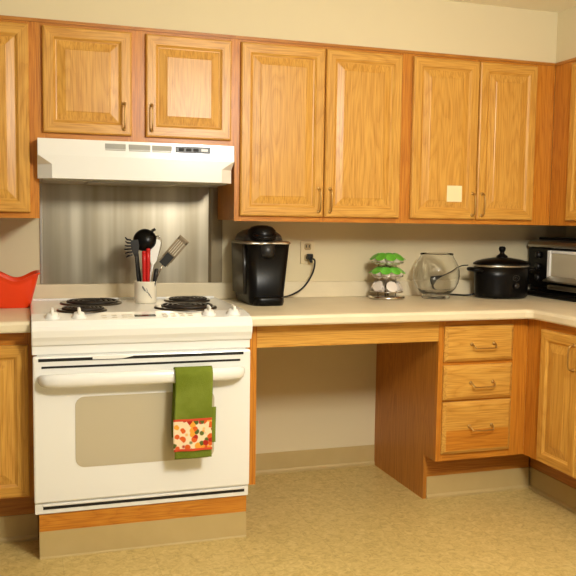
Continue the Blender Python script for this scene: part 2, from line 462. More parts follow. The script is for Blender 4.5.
t = thing('side_panel', 'narrow oak end panel between the white range and the knee space', 'panel', (.786, -.3, 0))
mb = MB().prism([(-.001, 0), (-.40, 0), (-.40, .164), (YF, .164), (YF, TF), (-.001, TF)], 'x', .768, .805)
obj('panel', mb, M['frame_v'], t)
mb = MB().box(.768, .805, YF-.004, YF, .164, TF); obj('edge_strip', mb, M['frame_v'], t)

APR = (MB().box(.8055, 1.5665, YF, YF+.02, .684, TF-.0005))

# worktop: one continuous laminate top with splashback
t = thing('worktop', 'cream laminate worktop running round the range into the corner, with low splashback', 'worktop', (1.2, -.3, ZC-.038))
zl = ZC-.038; fy = -.6637; cx_ = 1.9501
def edge_prof(yf): return [(yf+.5, zl), (yf+.004, zl), (yf, zl+.006), (yf, ZC-.012), (yf+.004, ZC-.003), (yf+.012, ZC), (yf+.5, ZC)]
mb = MB()
mb.prism(edge_prof(fy), 'x', -.6, 0.001); mb.box(-.6, 0.001, fy+.5, -.001, zl, ZC)
mb.box(.001, .7625, -.12, -.001, zl, ZC)
R_ = .03
# right L with a rounded inner corner
def loop(off, z):
    p = [(.7625, fy+off)]
    p += [(cx_+off-R_+R_*math.cos(a), fy+off-R_+R_*math.sin(a)) for a in [PI/2-i*PI/16 for i in range(9)]]
    p += [(cx_+off, -2.0), (XR-.001, -2.0), (XR-.001, -.001), (.7625, -.001)]
    return [(q[0], q[1], z) for q in p]
mb.loft([loop(.004, zl), loop(0, zl+.006), loop(0, ZC-.012), loop(.004, ZC-.003), loop(.012, ZC)])
obj('top', mb, M['counter'], t)
obj('apron', APR, M['door_h'], t, bevel=.002, label='long oak rail across the knee space')
mb = MB(); mb.box(-.6, XR-.001, -.02, -.001, ZC, .884, bev=.004); mb.box(XR-.02, XR-.001, -2.0, -.02, ZC, .884, bev=.004)
obj('splashback', mb, M['counter'], t)

# ------------------------------------------------------------------ range hood
t = thing('range_hood', 'white range hood under the short oak cabinet', 'hood', (.4, -.18, 1.298))
hx0, hx1, hy, hz0, hz1 = .034, .768, -.385, 1.2985, 1.4465
c = .05
def hl(z, cc, y): return [(hx0, -.002, z), (hx0, y+cc, z), (hx0+cc, y, z), (hx1-cc, y, z), (hx1, y+cc, z), (hx1, -.002, z)]
mb = MB()
mb.loft([hl(hz0+.004, c, hy), hl(hz0+.055, c, hy), hl(hz0+.088, .001, hy), hl(hz1, .001, hy+.003)])
obj('body', mb, M['white'], t, bevel=.002)
mb = MB(); mb.box(hx0+.02, hx1-.02, hy+.05, -.03, hz0-.001, hz0+.006)
obj('underside', mb, M['grey'], t)
obj('filter', MB().box(.22, .56, hy+.07, -.08, hz0-.006, hz0), M['silver'], t)
hyf = hy+.002
for a, b in ((.274, .350), (.361, .442), (.448, .524)):
    mb = MB(); z0, z1 = 1.409, 1.436
    mb.box(a, b, hyf-.0005, hyf+.02, z0, z1)
    v = obj('vent', mb, M['grey'], t)
    mb = MB()
    for k in range(5):
        zz = z0+.002+k*(z1-z0)/5; mb.box(a+.001, b-.001, hyf-.003, hyf, zz, zz+.003)
    obj('louvre', mb, M['grey'], v)
s = obj('control_strip', MB().box(.536, .672, hyf-.002, hyf+.02, 1.412, 1.437), M['dark_strip'], t)
for k in range(3): obj('switch', MB().box(.55+k*.028, .57+k*.028, hyf-.006, hyf-.001, 1.419, 1.430, bev=.002), M['slot'], s)
obj('badge', MB().box(.637, .662, hyf-.003, hyf-.001, 1.420, 1.429), M['white_soft'], s)

# steel splash panel behind the range
t = thing('splash_panel', 'stainless steel wall panel behind the range, under the hood', 'panel', (.43, -.01, .885))
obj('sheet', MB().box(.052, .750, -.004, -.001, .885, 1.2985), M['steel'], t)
mb = MB().prism([(.750, -.0045), (.762, -.012), (.812, -.006), (.812, -.001), (.75, -.001)], 'z', .885, 1.2985)
obj('side_strip', mb, plain('dark_steel_strip', (146, 132, 104), .5, metal=.8), t)  # strip along the right edge of the sheet, steel in a darker tone
obj('edge_trim', MB().box(.046, .056, -.007, -.001, .885, 1.2985, bev=.001), M['silver'], t)

# ------------------------------------------------------------------ range
t = thing('kitchen_range', 'white electric range with four coil burners and an oven', 'range', (.38, -.4, .154))
RZ = .829; fy_ = -.685
rx0, rx1 = .003, .7615
obj('body', MB().box(.022, .744, -.665, -.13, .154, .80), M['white'], t)
# cooktop with sloped control panel and rounded nose
prof = [(-.105, RZ-.012), (-.105, RZ-.001), (-.110, RZ), (-.590, RZ), (-.605, RZ-.002), (-.682, RZ-.0145), (-.690, RZ-.022), (-.700, RZ-.032), (-.703, RZ-.046),
        (-.700, RZ-.068), (-.693, RZ-.082), (-.688, RZ-.098), (-.655, RZ-.098), (-.655, RZ-.012)]
mb = MB().prism(prof, 'x', rx0, rx1)
obj('cooktop', mb, M['white'], t, bevel=.004)
obj('rear_rim', MB().box(rx0+.01, rx1-.01, -.122, -.104, RZ-.006, RZ+.006, bev=.003), M['white'], t)
slope = math.atan2(.0125, .077)
def sl(y): return RZ-.002-(-.605-y)*.0125/.077
BUR = [(.228, -.275, .104), (.178, -.520, .078), (.612, -.235, .083), (.558, -.490, .104)]
for (bx, by, r) in BUR:
    mb = MB().lathe([(0, .0015), (r*.5, .001), (r*.86, .002), (r*1.02, .006), (r*1.08, .007), (r*1.12, .0045), (r*1.13, 0)], (bx, by, RZ), 44)
    b = obj('burner', mb, M['pan'], t)
    pts = []
    turns = 4.2
    for i in range(int(turns*28)+1):
        a = i/28*2*PI; rr = r*(.2+.78*i/(turns*28)); pts.append((bx+rr*math.cos(a), by+rr*math.sin(a), RZ+.009))
    obj('coil', MB().tube(pts, .0046, 6), M['coil'], b)
for kx in (.072, .160, .612, .703):
    ky = -.645; kz = sl(ky)
    RM = Matrix.Rotation(slope, 4, 'X')
    mb = MB().lathe([(0, -.001), (.026, -.001), (.026, .003), (.020, .006), (.017, .016), (.012, .018), (0, .018)], (0, 0, 0), 28)
    mb.xf(RM); mb.xf(Matrix.Translation((kx, ky, kz)))
    k = obj('knob', mb, M['white_soft'], t)
    mb = MB().box(-.005, .005, -.018, .018, .010, .032, bev=.003); mb.xf(RM); mb.xf(Matrix.Translation((kx, ky, kz)))
    obj('grip', mb, M['white_soft'], k)
def on_slope(x0, x1, ya, yb, th=.0012):
    mb = MB(); mb.box(0, x1-x0, 0, yb-ya, -.001, th); mb.xf(Matrix.Rotation(slope, 4, 'X')); mb.xf(Matrix.Translation((x0, ya, sl(ya)))); return mb
obj('display', on_slope(.348, .422, -.655, -.632), M['display'], t)
for bx in (.235, .27, .305, .325, .445, .475, .505, .535):
    for by in (-.662, -.636): obj('button', on_slope(bx, bx+.018, by, by+.012, .0008), M['mark'], t)
obj('front_gap', MB().box(.02, .742, -.676, -.664, .686, .735), M['white_soft'], t)
# fascia under the nose
obj('fascia', MB().box(.004, .7575, -.682, -.66, .7, .733, bev=.003), M['white'], t)
# oven door
dz0, dz1 = .196, .696
mb = MB().box(.006, .7555, -.700, -.664, dz0, dz1, bev=.006)
d = obj('oven_door', mb, M['white'], t)
yd = -.700
obj('vent_slot', MB().box(.024, .728, yd-.0015, yd+.01, .680, .690), M['slot'], d)
obj('vent_slot', MB().box(.034, .716, yd-.0015, yd+.01, .657, .664), M['slot'], d)
obj('latch', MB().prism([(.20, .683), (.30, .683), (.335, .690), (.30, .694), (.20, .694)], 'y', yd-.007, yd), M['white_soft'], d)
mb = MB().prism(rrect(.142, .622, .312, .556, .03), 'y', yd-.0016, yd+.006)
wdw = obj('window', mb, M['oven_glass'], d)
# bar handle: a broad rounded rail that curves back to the door at both ends
lo = []
for x, yy, hh in ((.022, -.703, .010), (.030, -.722, .018), (.05, -.738, .022), (.09, -.745, .0235), (.38, -.748, .0240), (.66, -.745, .0235), (.70, -.738, .022), (.722, -.722, .018), (.730, -.703, .010)):
    th = .014
    lo.append([(x, yy+th*math.cos(a), .621+hh*math.sin(a)) for a in [2*PI*i/14 for i in range(14)]])
hnd = obj('handle', MB().loft(lo, smooth=True), M['white'], d)
# bottom trim under the door: dark slot and white strip
obj('lower_trim', MB().box(.008, .7535, -.692, -.664, .156, .1945, bev=.003), M['white'], t)
b = obj('lower_slot', MB().box(.035, .738, -.6935, -.68, .172, .185), M['slot'], t)
obj('slot_lip', MB().box(.035, .738, -.698, -.69, .183, .191, bev=.002), M['white_soft'], t)

t = thing('range_plinth', 'wooden plinth with beige vinyl base carrying the white range', 'plinth', (.383, -.4, 0))
obj('board', MB().box(.0217, .7475, -.687, -.14, 0.0, .1535), M['frame_h'], t)
obj('vinyl_base', MB().prism([(-.694, 0), (-.694, .003), (-.691, .006), (-.690, ZKB), (-.687, ZKB), (-.687, 0)], 'x', .0217, .7475), M['cover'], t)

# ------------------------------------------------------------------ towel over the oven handle
t = thing('dish_towel', 'green dish towel with a floral band hanging on the oven handle', 'towel', (.55, -.765, .31))
def cloth(x0, x1, path, amp, th, name, mat, seed, nx=18, skew=0):
    """cloth strip across x following a (y,z) path, with soft folds, as a closed thin shell"""
    pth = smooth_path([(0, p[0], p[1]) for p in path], 8); L = len(pth); mb = MB(); vs = []; fs = []
    tot = L-1
    for side in (0, 1):
        for j, p in enumerate(pth):
            a, b = pth[max(j-1, 0)], pth[min(j+1, L-1)]; tg = (b-a).normalized(); nrm = Vector((0, -tg.z, tg.y))
            for i in range(nx+1):
                u = i/nx
                drop = max(0, (.645-p.z)/.3)
                f = amp*drop*(math.sin(u*7+seed)+.6*math.sin(u*13+seed*2+p.z*9))
                xx = x0+(x1-x0)*u+skew*drop*(.5+u*.2)+.003*math.sin(p.z*21+seed)*drop
                q = Vector((xx, p.y, p.z))+nrm*(f+(th/2 if side else -th/2)); vs.append(q)
    k = (nx+1)*L
    for j in range(L-1):
        for i in range(nx):
            a = j*(nx+1)+i; fs.append((a, a+1, a+nx+2, a+nx+1)); fs.append((k+a, k+a+nx+1, k+a+nx+2, k+a+1))
    for j in range(L-1):
        a = j*(nx+1); fs.append((a, a+nx+1, k+a+nx+1, k+a)); a += nx; fs.append((a+nx+1, a, k+a, k+a+nx+1))
    for i in range(nx):
        fs.append((i+1, i, k+i, k+i+1)); a = (L-1)*(nx+1)+i; fs.append((a, a+1, k+a+1, k+a))
    mb.quads(vs, fs, smooth=True)
    return mb
TY = -.748
front = [(-.7215, .40), (-.7230, .5), (-.7245, .58), (-.7255, .625), (-.733, .643), (TY, .6500), (-.763, .643), (-.7705, .62), (-.772, .55), (-.774, .46), (-.774, .40), (-.772, .336)]
mb = cloth(.470, .601, front, .0022, .005, 'cloth', None, 1.0, skew=-.009)
cl = obj('cloth', mb, M['green'], t)
band = [(-.7785, .474), (-.7785, .41), (-.7770, .366)]
mb = cloth(.466, .602, band, .0022, .002, 'band', None, 1.0, skew=-.009)
bd = obj('patterned_band', mb, M['floral'], t, label='floral band in orange, red and cream')
for z in (.472, .3675):
    mb = cloth(.466, .602, [(-.7798, z+.004), (-.7798, z), (-.7796, z-.004)], .0022, .001, 'b', None, 1.0, skew=-.009)
    obj('border_stripe', mb, plain('orange_border', (206, 74, 40), .95), bd)
mb = cloth(.553, .612, [(-.7655, .51), (-.767, .47), (-.767, .43), (-.766, .385)], .0015, .004, 'fold', None, 2.2, skew=.004, nx=8)
obj('inner_fold', mb, M['green'], t)

# ------------------------------------------------------------------ red bin
t = thing('storage_bin', 'bright red plastic bin with a wavy rim on the left worktop', 'bin', (-.133, -.1625, ZC))
def binloop(e, z0, zf, n=72):
    out = []
    bx0, bx1, by0, by1 = -.30-e, .034+e, -.265-e, -.06+e
    for p in rrect(bx0, bx1, by0, by1, .03, 12): 
        out.append((p[0], p[1], z0 if zf is None else zf(p[0], p[1])))
    return out
def densify(l):
    out = []
    for i, a in enumerate(l):
        b = l[(i+1) % len(l)]; d = math.dist(a[:2], b[:2]); k = max(1, int(d/.012))
        for j in range(k): out.append(tuple(a[q]+(b[q]-a[q])*j/k for q in range(3)))
    return out
base = densify(binloop(-.006, ZC+.0005, None))
top_o = densify(binloop(0, 0, None))
# matched parameterisation: scale the top outline for the others
cxb, cyb = -.133, -.1625
def rim(x, y):
    # high corners with a dip between, and a hump in the middle of each side
    u = (x+.30)/.334; w = (y+.265)/.205
    return .927+.015*math.cos(4*PI*u)+.003*math.cos(2*PI*w)
def sc(l, k, zf): return [(cxb+(p[0]-cxb)*k, cyb+(p[1]-cyb)*k, zf(p[0], p[1])) for p in l]
loops = [sc(top_o, .80, lambda x, y: ZC+.0005), sc(top_o, .82, lambda x, y: ZC+.004), sc(top_o, .985, lambda x, y: rim(x, y)-.02), sc(top_o, 1.01, lambda x, y: rim(x, y)-.004), sc(top_o, 1.05, lambda x, y: rim(x, y)),
         sc(top_o, 1.045, lambda x, y: rim(x, y)+.003), sc(top_o, .99, lambda x, y: rim(x, y)), sc(top_o, .965, lambda x, y: rim(x, y)-.02), sc(top_o, .79, lambda x, y: ZC+.006)]
obj('bin_body', MB().loft(loops, smooth=True), M['red'], t)

# ------------------------------------------------------------------ utensil crock and utensils
CX, CY = .437, -.285; CZ = RZ+.0005
t = thing('utensil_crock', 'cream ceramic utensil crock with a grey painted sprig, on the range', 'crock', (CX, CY, CZ))
mb = MB().lathe([(0, CZ), (.040, CZ), (.0425, CZ+.004), (.043, CZ+.02), (.043, CZ+.078), (.0445, CZ+.084), (.0435, CZ+.086), (.040, CZ+.084), (.039, CZ+.01), (0, CZ+.008)], (CX, CY, 0), 40)
cr = obj('pot', mb, M['cream'], t)
mb = MB()
def oncyl(u, z): a = -PI/2+u; return (CX+.0432*math.cos(a), CY+.0432*math.sin(a), z)
mb.tube([oncyl(-.45+.11*i, CZ+.068-.0055*i+.003*math.sin(i*1.4)) for i in range(9)], .0013, 6)
mb.tube([oncyl(.2-.05*i, CZ+.03+.006*i) for i in range(6)], .0009, 6)
mb.tube([oncyl(-.2-.06*i, CZ+.05+.004*i) for i in range(5)], .0016, 6)
obj('painted_sprig', mb, M['ink'], cr)
Cz = CZ+.012
def stick(a, b, r0, r1, mat, parent, name='handle', mid=None):
    a, b = Vector(a), Vector(b); n = 6
    pts = [a.lerp(b, i/n) for i in range(n+1)]
    rr = [r0+(r1-r0)*i/n for i in range(n+1)]
    return obj(name, MB().tube(pts, rr, 8), mat, parent)
def frame_at(p, d, flat):
    """matrix with local z along d and local y facing 'flat' as nearly as possible"""
    z = Vector(d).normalized(); y = Vector(flat); y = (y-z*y.dot(z)).normalized(); x = y.cross(z)
    return Matrix((x, y, z)).transposed().to_4x4() if False else Matrix(((x.x, y.x, z.x, p[0]), (x.y, y.y, z.y, p[1]), (x.z, y.z, z.z, p[2]), (0, 0, 0, 1)))
def utensil(name, label, foot, head, hmat, r0=.005, r1=.004):
    t = thing(name, label, 'utensil', (CX+foot[0], CY+foot[1], Cz))
    a = (CX+foot[0], CY+foot[1], Cz); b = head
    stick(a, b, r0, r1, hmat, t)
    d = (Vector(b)-Vector(a)).normalized()
    return t, d
# pasta fork
h = (.398, CY-.006, 1.022)
t, d = utensil('pasta_fork', 'black pasta fork with spread fingers, leftmost in the crock', (-.022, 0), h, M['black_soft'], .006, .005)
mb = MB(); lps = []
F_ = frame_at(h, d, (0, -1, 0))
for z, w_ in ((-.01, .006), (.01, .012), (.03, .016), (.055, .014)):
    lps.append([tuple(F_ @ Vector(p)) for p in ((-w_, -.004, z), (w_, -.004, z), (w_, .004, z), (-w_, .004, z))])
mb.loft(lps, smooth=False)
for k in range(6):
    z = -.002+k*.0115
    for s in (1,):
        p0 = F_ @ Vector((s*.012, -.001, z)); 
        p2 = F_ @ Vector((s*(.036+.004*math.sin(k)), -.012, z+.004*(k-2.2)))
        p1 = F_ @ Vector((s*.028, -.004, z+.0012*(k-2.2)))
        mb.tube([p0, p1, p2], [.0042, .0038, .0028], 7)
obj('fork_head', mb, M['black_soft'], t)
# ladle: bowl seen from behind, tipped to the right
h = (.405, CY+.022, 1.05)
t, d = utensil('ladle', 'large black ladle with its round bowl standing highest in the crock', (-.012, .014), h, M['black_soft'], .006, .005)
mb = MB()
prof = [(0, 0)]+[(.047*math.sin(i*PI/18), .040*(1-math.cos(i*PI/18))) for i in range(1, 10)]+[(.044, .040)]+[(.044*math.sin(i*PI/18), .004+.036*(1-math.cos(i*PI/18))) for i in range(8, 0, -1)]+[(0, .004)]
mb.lathe(prof, (0, 0, 0), 32); mb.xf(frame_at((.425, CY-.012, 1.092), (.30, .8, -.42), (0, -1, 0)) )
obj('bowl', mb, M['black'], t)
obj('lip', MB().tube(smooth_path([(.445, CY+.02, 1.095), (.466, CY+.018, 1.112), (.478, CY+.016, 1.120)], 4), .006, 8), M['black_soft'], t)
# red handles
t, d = utensil('whisk', 'red handled utensil, left of the two red ones in the crock', (-.006, -.018), (.4290, CY-.018, 1.026), M['redh'], .0075, .0092)
obj('end_cap', MB().lathe([(0, -.008), (.0092, -.005), (.0092, 0), (.0075, .004), (0, .006)], (.4290, CY-.018, 1.029), 14), M['redh'], t)
t, d = utensil('tongs', 'red handled utensil, right of the two red ones in the crock', (.006, -.02), (.4440, CY-.024, 1.037), M['redh'], .0072, .0086)
obj('end_cap', MB().lathe([(0, -.008), (.0086, -.005), (.0086, 0), (.007, .004), (0, .006)], (.4440, CY-.024, 1.040), 14), M['redh'], t)
# cream spatula
h = (.466, CY+.004, .985)
t, d = utensil('spatula', 'cream white spatula standing behind the red handles in the crock', (.006, .004), h, M['white_soft'], .005, .005)
F_ = frame_at(h, d, (0, -1, 0)); mb = MB(); lps = []
for z, w_, th in ((-.004, .006, .004), (.012, .013, .004), (.04, .016, .003), (.085, .018, .002), (.096, .013, .0015)):
    lps.append([tuple(F_ @ Vector(p)) for p in ((-w_, -th, z), (w_, -th, z), (w_, th, z), (-w_, th, z))])
obj('blade', MB_ := MB().loft(lps), M['white_soft'], t, bevel=.001)
# wire whisk / steel loop
h = (.470, CY+.020, .97)
t, d = utensil('wire_whisk', 'thin steel wire loop utensil at the back right of the crock', (.012, .016), h, M['chrome'], .004, .003)
F_ = frame_at(h, d, (0, -1, 0)); mb = MB()
for ang in (0, PI/3, 2*PI/3):
    pts = [F_ @ Vector((.018*math.sin(s*PI)*math.cos(ang)*(1 if q == 0 else -1), .018*math.sin(s*PI)*math.sin(ang)*(1 if q == 0 else -1), .125*math.sin(s*PI/2))) for q, s in [(0, i/10) for i in range(11)]+[(1, 1-i/10) for i in range(11)]]
    mb.tube(pts, .0012, 6)
obj('wires', mb, M['chrome'], t)
# slotted turner leaning right
h = (.505, CY-.010, .985)
t, d = utensil('slotted_turner', 'steel slotted turner with a black neck leaning right out of the crock', (.010, -.012), h, M['chrome'], .0035, .0032)
dd = Vector((.63, -.05, .74))
F_ = frame_at(h, dd, (0, -1, 0)); mb = MB()
def tr(x0, x1, z0, z1, m=mb, th=.0016): 
    q = MB().box(x0, x1, -th, th, z0, z1); q.xf(F_); me = bpy.data.meshes.new('q'); q.bm.to_mesh(me); q.bm.free(); m.bm.from_mesh(me); bpy.data.meshes.remove(me)
tr(-.023, -.015, .02, .125); tr(.015, .023, .02, .125); tr(-.023, .023, .112, .130); tr(-.021, .021, .0, .05)
for k in (-.010, -.0012, .0075): tr(k, k+.005, .02, .122)
obj('blade', mb, plain('dull_steel', (138, 122, 98), .45, metal=.7), t)
mb = MB(); tr(-.016, .016, -.006, .045, mb, .004)
obj('neck', mb, M['black_soft'], t)
t, d = utensil('peeler', 'short black handled utensil at the front right of the crock', (.018, -.022), (.476, CY-.024, .958), M['black_soft'], .006, .0085)
obj('end_cap', MB().lathe([(0, -.006), (.0085, -.003), (.0085, .001), (.006, .006), (0, .008)], (.4765, CY-.024, .959), 14), M['black_soft'], t)

# ------------------------------------------------------------------ coffee maker
t = thing('coffee_maker', 'black single-cup coffee maker with silver shoulders on the worktop', 'coffee maker', (.948, -.19, ZC))
Z0 = ZC+.0005
def kl(x0, x1, y0, y1, z, r): return [(p[0], p[1], z) for p in rrect(x0, x1, y0, y1, r, 6)]
mb = MB().loft([kl(.874, 1.016, -.322, -.06, Z0, .03), kl(.868, 1.018, -.328, -.055, Z0+.012, .034), kl(.866, 1.019, -.325, -.055, Z0+.05, .036), kl(.862, 1.041, -.322, -.055, Z0+.252, .036)], smooth=True)
obj('body', mb, M['black'], t)
obj('water_tank', MB().loft([kl(.855, .874, -.26, -.07, Z0+.04, .008), kl(.848, .874, -.262, -.068, Z0+.255, .008)], smooth=True), M['grey_res'], t)
obj('drip_tray', MB().loft([kl(.880, 1.008, -.345, -.24, Z0, .035), kl(.878, 1.010, -.347, -.24, Z0+.03, .035), kl(.886, 1.002, -.340, -.24, Z0+.036, .03)], smooth=True), M['black'], t)
# silver shoulders either side of the head, sloping down to the outside
mb = MB().loft([kl(.846, 1.045, -.326, -.052, Z0+.250, .036), kl(.845, 1.046, -.327, -.051, Z0+.254, .036), kl(.852, 1.039, -.318, -.056, Z0+.262, .036)], smooth=True)
obj('shoulder', mb, M['silver'], t)
mb = MB().loft([kl(.854, 1.024, -.300, -.06, Z0+.260, .05), kl(.862, 1.016, -.290, -.07, Z0+.288, .05), kl(.884, .994, -.265, -.09, Z0+.306, .045), kl(.91, .962, -.22, -.13, Z0+.312, .02)], smooth=True)
obj('top_cover', mb, M['grey_res'], t)
# brew head: rounded dome with a silver collar
mb = MB().lathe([(0, .255), (.045, .255), (.054, .268), (.056, .288), (.053, .306), (.040, .320), (.02, .326), (0, .327)], (.930, -.262, Z0), 36, sx=1.08, sy=1.2)
obj('brew_head', mb, M['black'], t)
mb = MB().lathe([(.050, .246), (.056, .248), (.058, .254), (.054, .260), (.050, .258)], (.930, -.262, Z0), 36, sx=1.12, sy=1.24)
obj('collar', mb, M['silver'], t)
obj('lift_handle', MB().tube(smooth_path([(.884, -.308, Z0+.288), (.900, -.330, Z0+.280), (.930, -.339, Z0+.277), (.960, -.330, Z0+.280), (.976, -.308, Z0+.288)], 5), .007, 10), M['black'], t)
obj('brew_chute', MB().lathe([(0, .196), (.030, .196), (.036, .21), (.038, .25), (0, .25)], (.940, -.300, Z0), 28), M['black_soft'], t)
obj('button', MB().lathe([(0, 0), (.008, 0), (.007, .003), (0, .004)], (1.003, -.262, Z0+.282), 16), M['redh'], t)
obj('power_cord', MB().tube(smooth_path([(1.018, -.10, ZC+.012), (1.06, -.085, ZC+.009), (1.12, -.06, ZC+.018), (1.18, -.045, ZC+.05), (1.222, -.042, ZC+.11), (1.232, -.045, ZC+.165), (1.222, -.038, .992), (1.216, -.03, 1.000)], 8), .0042, 8), M['rubber'], t)
mb = MB().box(1.203, 1.229, -.034, -.0085, .985, 1.011, bev=.004); mb.tube([(1.216, -.030, .99), (1.219, -.038, .972)], [.010, .006], 10)
obj('plug', mb, M['rubber'], t)

for ch in t.children:
    if not ch.name.startswith(('power_cord', 'plug')): ch.location.x -= .012

t = thing('wall_outlet', 'almond wall outlet to the right of the coffee maker', 'outlet', (1.2095, 0, .965))
pl = obj('cover_plate', MB().box(1.177, 1.243, -.0065, -.0005, .965, 1.070, bev=.002), M['offwhite'], t)
for z in (.992, 1.043):
    so = obj('socket', MB().prism(rrect(1.194, 1.226, z-.015, z+.015, .008), 'y', -.008, -.006), plain('socket_face', (170, 146, 100), .5), t)
    for dx in (-.007, .007): obj('slit', MB().box(1.21+dx-.002, 1.21+dx+.002, -.0086, -.0075, z-.004, z+.008), M['slot'], so)

# ------------------------------------------------------------------ pod carousel
KX, KY = 1.549, -.135
t = thing('pod_carousel', 'round chrome carousel of green-topped coffee pods on the worktop', 'rack', (KX, KY, ZC))
mb = MB().lathe([(0, 0.0005), (.079, .0005), (.083, .003), (.083, .010), (.079, .014), (.02, .016), (0, .016)], (KX, KY, ZC), 40)
obj('base', mb, M['chrome'], t)
mb = MB().lathe([(0, .0), (.010, .0), (.010, .165), (.014, .172), (.008, .180), (0, .182)], (KX, KY, ZC+.015), 20)
obj('column', mb, M['chrome'], t)
TI = (.034, .105, .166)
for z in TI:
    mb = MB()
    mb.tube([(KX+.073*math.cos(a), KY+.073*math.sin(a), ZC+z) for a in [2*PI*i/40 for i in range(40)]], .0022, 6, closed=True)
    mb.tube([(KX+.034*math.cos(a), KY+.034*math.sin(a), ZC+z+.012) for a in [2*PI*i/32 for i in range(32)]], .0018, 6, closed=True)
    for k in range(8):
        a = 2*PI*(k+.5)/8; mb.tube([(KX+.009*math.cos(a), KY+.009*math.sin(a), ZC+z+.02), (KX+.073*math.cos(a), KY+.073*math.sin(a), ZC+z)], .0016, 6)
    obj('ring', mb, M['chrome'], t)
for k in range(4):
    a = 2*PI*(k+.5)/4+.35
    obj('upright', MB().tube([(KX+.040*math.cos(a), KY+.040*math.sin(a), ZC+.01), (KX+.040*math.cos(a), KY+.040*math.sin(a), ZC+.178)], .002, 6), M['chrome'], t)

def make_pod(lid, label, group):
    p = thing('coffee_pod', label, 'coffee pod', (0, 0, 0), 0, group)
    mb = MB().lathe([(0, -.036), (.015, -.036), (.0172, -.033), (.0205, -.004), (.0205, 0), (0, 0)], (0, 0, 0), 18)
    obj('cup', mb, M['podcup'], p, local=True)
    mb = MB().lathe([(0, .0015), (.020, .0015), (.0255, .001), (.0262, 0), (.0255, -.001), (.0205, -.001), (0, 0)], (0, 0, 0), 20)
    obj('lid', mb, lid, p, local=True)
    return p
def copy_thing(o):
    c = o.copy(); COL.objects.link(c)
    for ch in o.children:
        d = ch.copy(); COL.objects.link(d); d.parent = c
    return c
specs = [(TI[2], M['lime'], 9, 'green-lidded coffee pod in the top ring of the carousel', 'green pods in the top carousel ring', .30),
         (TI[1], M['lime'], 9, 'green-lidded coffee pod in the middle ring of the carousel', 'green pods in the middle carousel ring', .0),
         (TI[0], M['podcup'], 6, 'white-topped coffee pod in the bottom ring of the carousel', 'white pods in the bottom carousel ring', .30)]
bpy.context.view_layer.update()
for (z, lid, n, lab, grp, ph) in specs:
    proto = make_pod(lid, lab, grp)
    for k in range(n):
        p = proto if k == 0 else copy_thing(proto)
        a = 2*PI*k/n+ph+(.15 if n == 6 else 0); tilt = math.radians(36 if n == 9 else 62)
        p.location = (KX+.0625*math.cos(a), KY+.0625*math.sin(a), ZC+z+.026)
        p.rotation_euler = (0, tilt, a)

# ------------------------------------------------------------------ glass bowl
GX, GY = 1.785, -.16
t = thing('glass_bowl', 'clear round glass bowl with a thick foot, left of the slow cooker', 'bowl', (GX, GY, ZC))
outer = [(0, .0008), (.058, .0008), (.064, .004), (.063, .010), (.055, .016), (.070, .028), (.090, .050), (.103, .080), (.107, .105), (.105, .130), (.098, .155), (.087, .176), (.078, .190), (.074, .200), (.076, .208)]
inner = [(.0750, .2085), (.0728, .200), (.0755, .189), (.0845, .175), (.0955, .154), (.1025, .130), (.1045, .105), (.1005, .080), (.0875, .051), (.066, .031), (.04, .024), (0, .022)]
obj('bowl_wall', MB().lathe(outer+inner, (GX, GY, ZC), 56), M['glass'], t)

# ------------------------------------------------------------------ slow cooker
PX, PY = 2.126, -.165
t = thing('slow_cooker', 'black oval slow cooker with lid, in the corner of the worktop', 'slow cooker', (PX, PY, ZC))
sx, sy = 1.0, .78
mb = MB().lathe([(0, .004), (.120, .004), (.129, .010), (.131, .03), (.134, .10), (.136, .148), (.126, .149), (.12, .14), (0, .135)], (PX, PY, ZC), 56, sx=sx, sy=sy)
obj('body', mb, M['black'], t)
obj('rim', MB().lathe([(.129, .144), (.137, .147), (.139, .152), (.136, .157), (.126, .157)], (PX, PY, ZC), 56, sx=sx, sy=sy), M['silver'], t)
lid = obj('lid', MB().lathe([(.139, .1565), (.141, .160), (.138, .164), (.125, .172), (.090, .181), (.045, .188), (0, .190), (0, .186), (.08, .177), (.13, .160)], (PX, PY, ZC), 56, sx=sx, sy=sy), M['black'], t)
obj('lid_knob', MB().lathe([(.028, .186), (.026, .196), (.012, .206), (.010, .214), (.015, .222), (.017, .232), (.012, .240), (0, .242)], (PX, PY, ZC), 24), M['black'], lid)
for s in (-1, 1):
    mb = MB().tube(smooth_path([(PX+s*.122, PY-.035, ZC+.128), (PX+s*.158, PY-.03, ZC+.134), (PX+s*.166, PY, ZC+.136), (PX+s*.158, PY+.03, ZC+.134), (PX+s*.122, PY+.035, ZC+.128)], 5), .0095, 8)
    obj('handle', mb, M['black'], t)
for k in range(4):
    a = PI/4+k*PI/2; obj('foot', MB().lathe([(0, .0005), (.010, .0005), (.011, .008), (0, .012)], (PX+.085*math.cos(a), PY+.066*math.sin(a), ZC), 12), M['black_soft'], t)
# round badge and dial on the front
fyb = PY-.133*sy
mb = MB().lathe([(0, 0), (.013, 0), (.012, .010), (0, .011)], (0, 0, 0), 20, mat=Matrix.Rotation(PI/2, 4, 'X')); mb.xf(Matrix.Translation((PX+.012, fyb-.002, ZC+.062)))
obj('dial', mb, M['grey_res'], t)
mb = MB().tube([(PX+.012+.017*math.cos(a), fyb-.0015-.0, ZC+.098+.013*math.sin(a)) for a in [2*PI*i/20 for i in range(20)]], .0018, 6, closed=True)
mb.tube([(PX+.004, fyb-.002, ZC+.098), (PX+.012, fyb-.002, ZC+.104), (PX+.02, fyb-.002, ZC+.096)], .0016, 6)
obj('badge', mb, M['dark_strip'], t)
obj('power_cord', MB().tube(smooth_path([(PX-.10, PY+.04, ZC+.018), (PX-.15, PY+.05, ZC+.008), (1.93, -.06, ZC+.0065), (1.89, -.05, ZC+.0065), (1.855, -.045, ZC+.008), (1.838, -.035, ZC+.03), (1.838, -.030, .870)], 8), .0045, 8), M['rubber'], t)
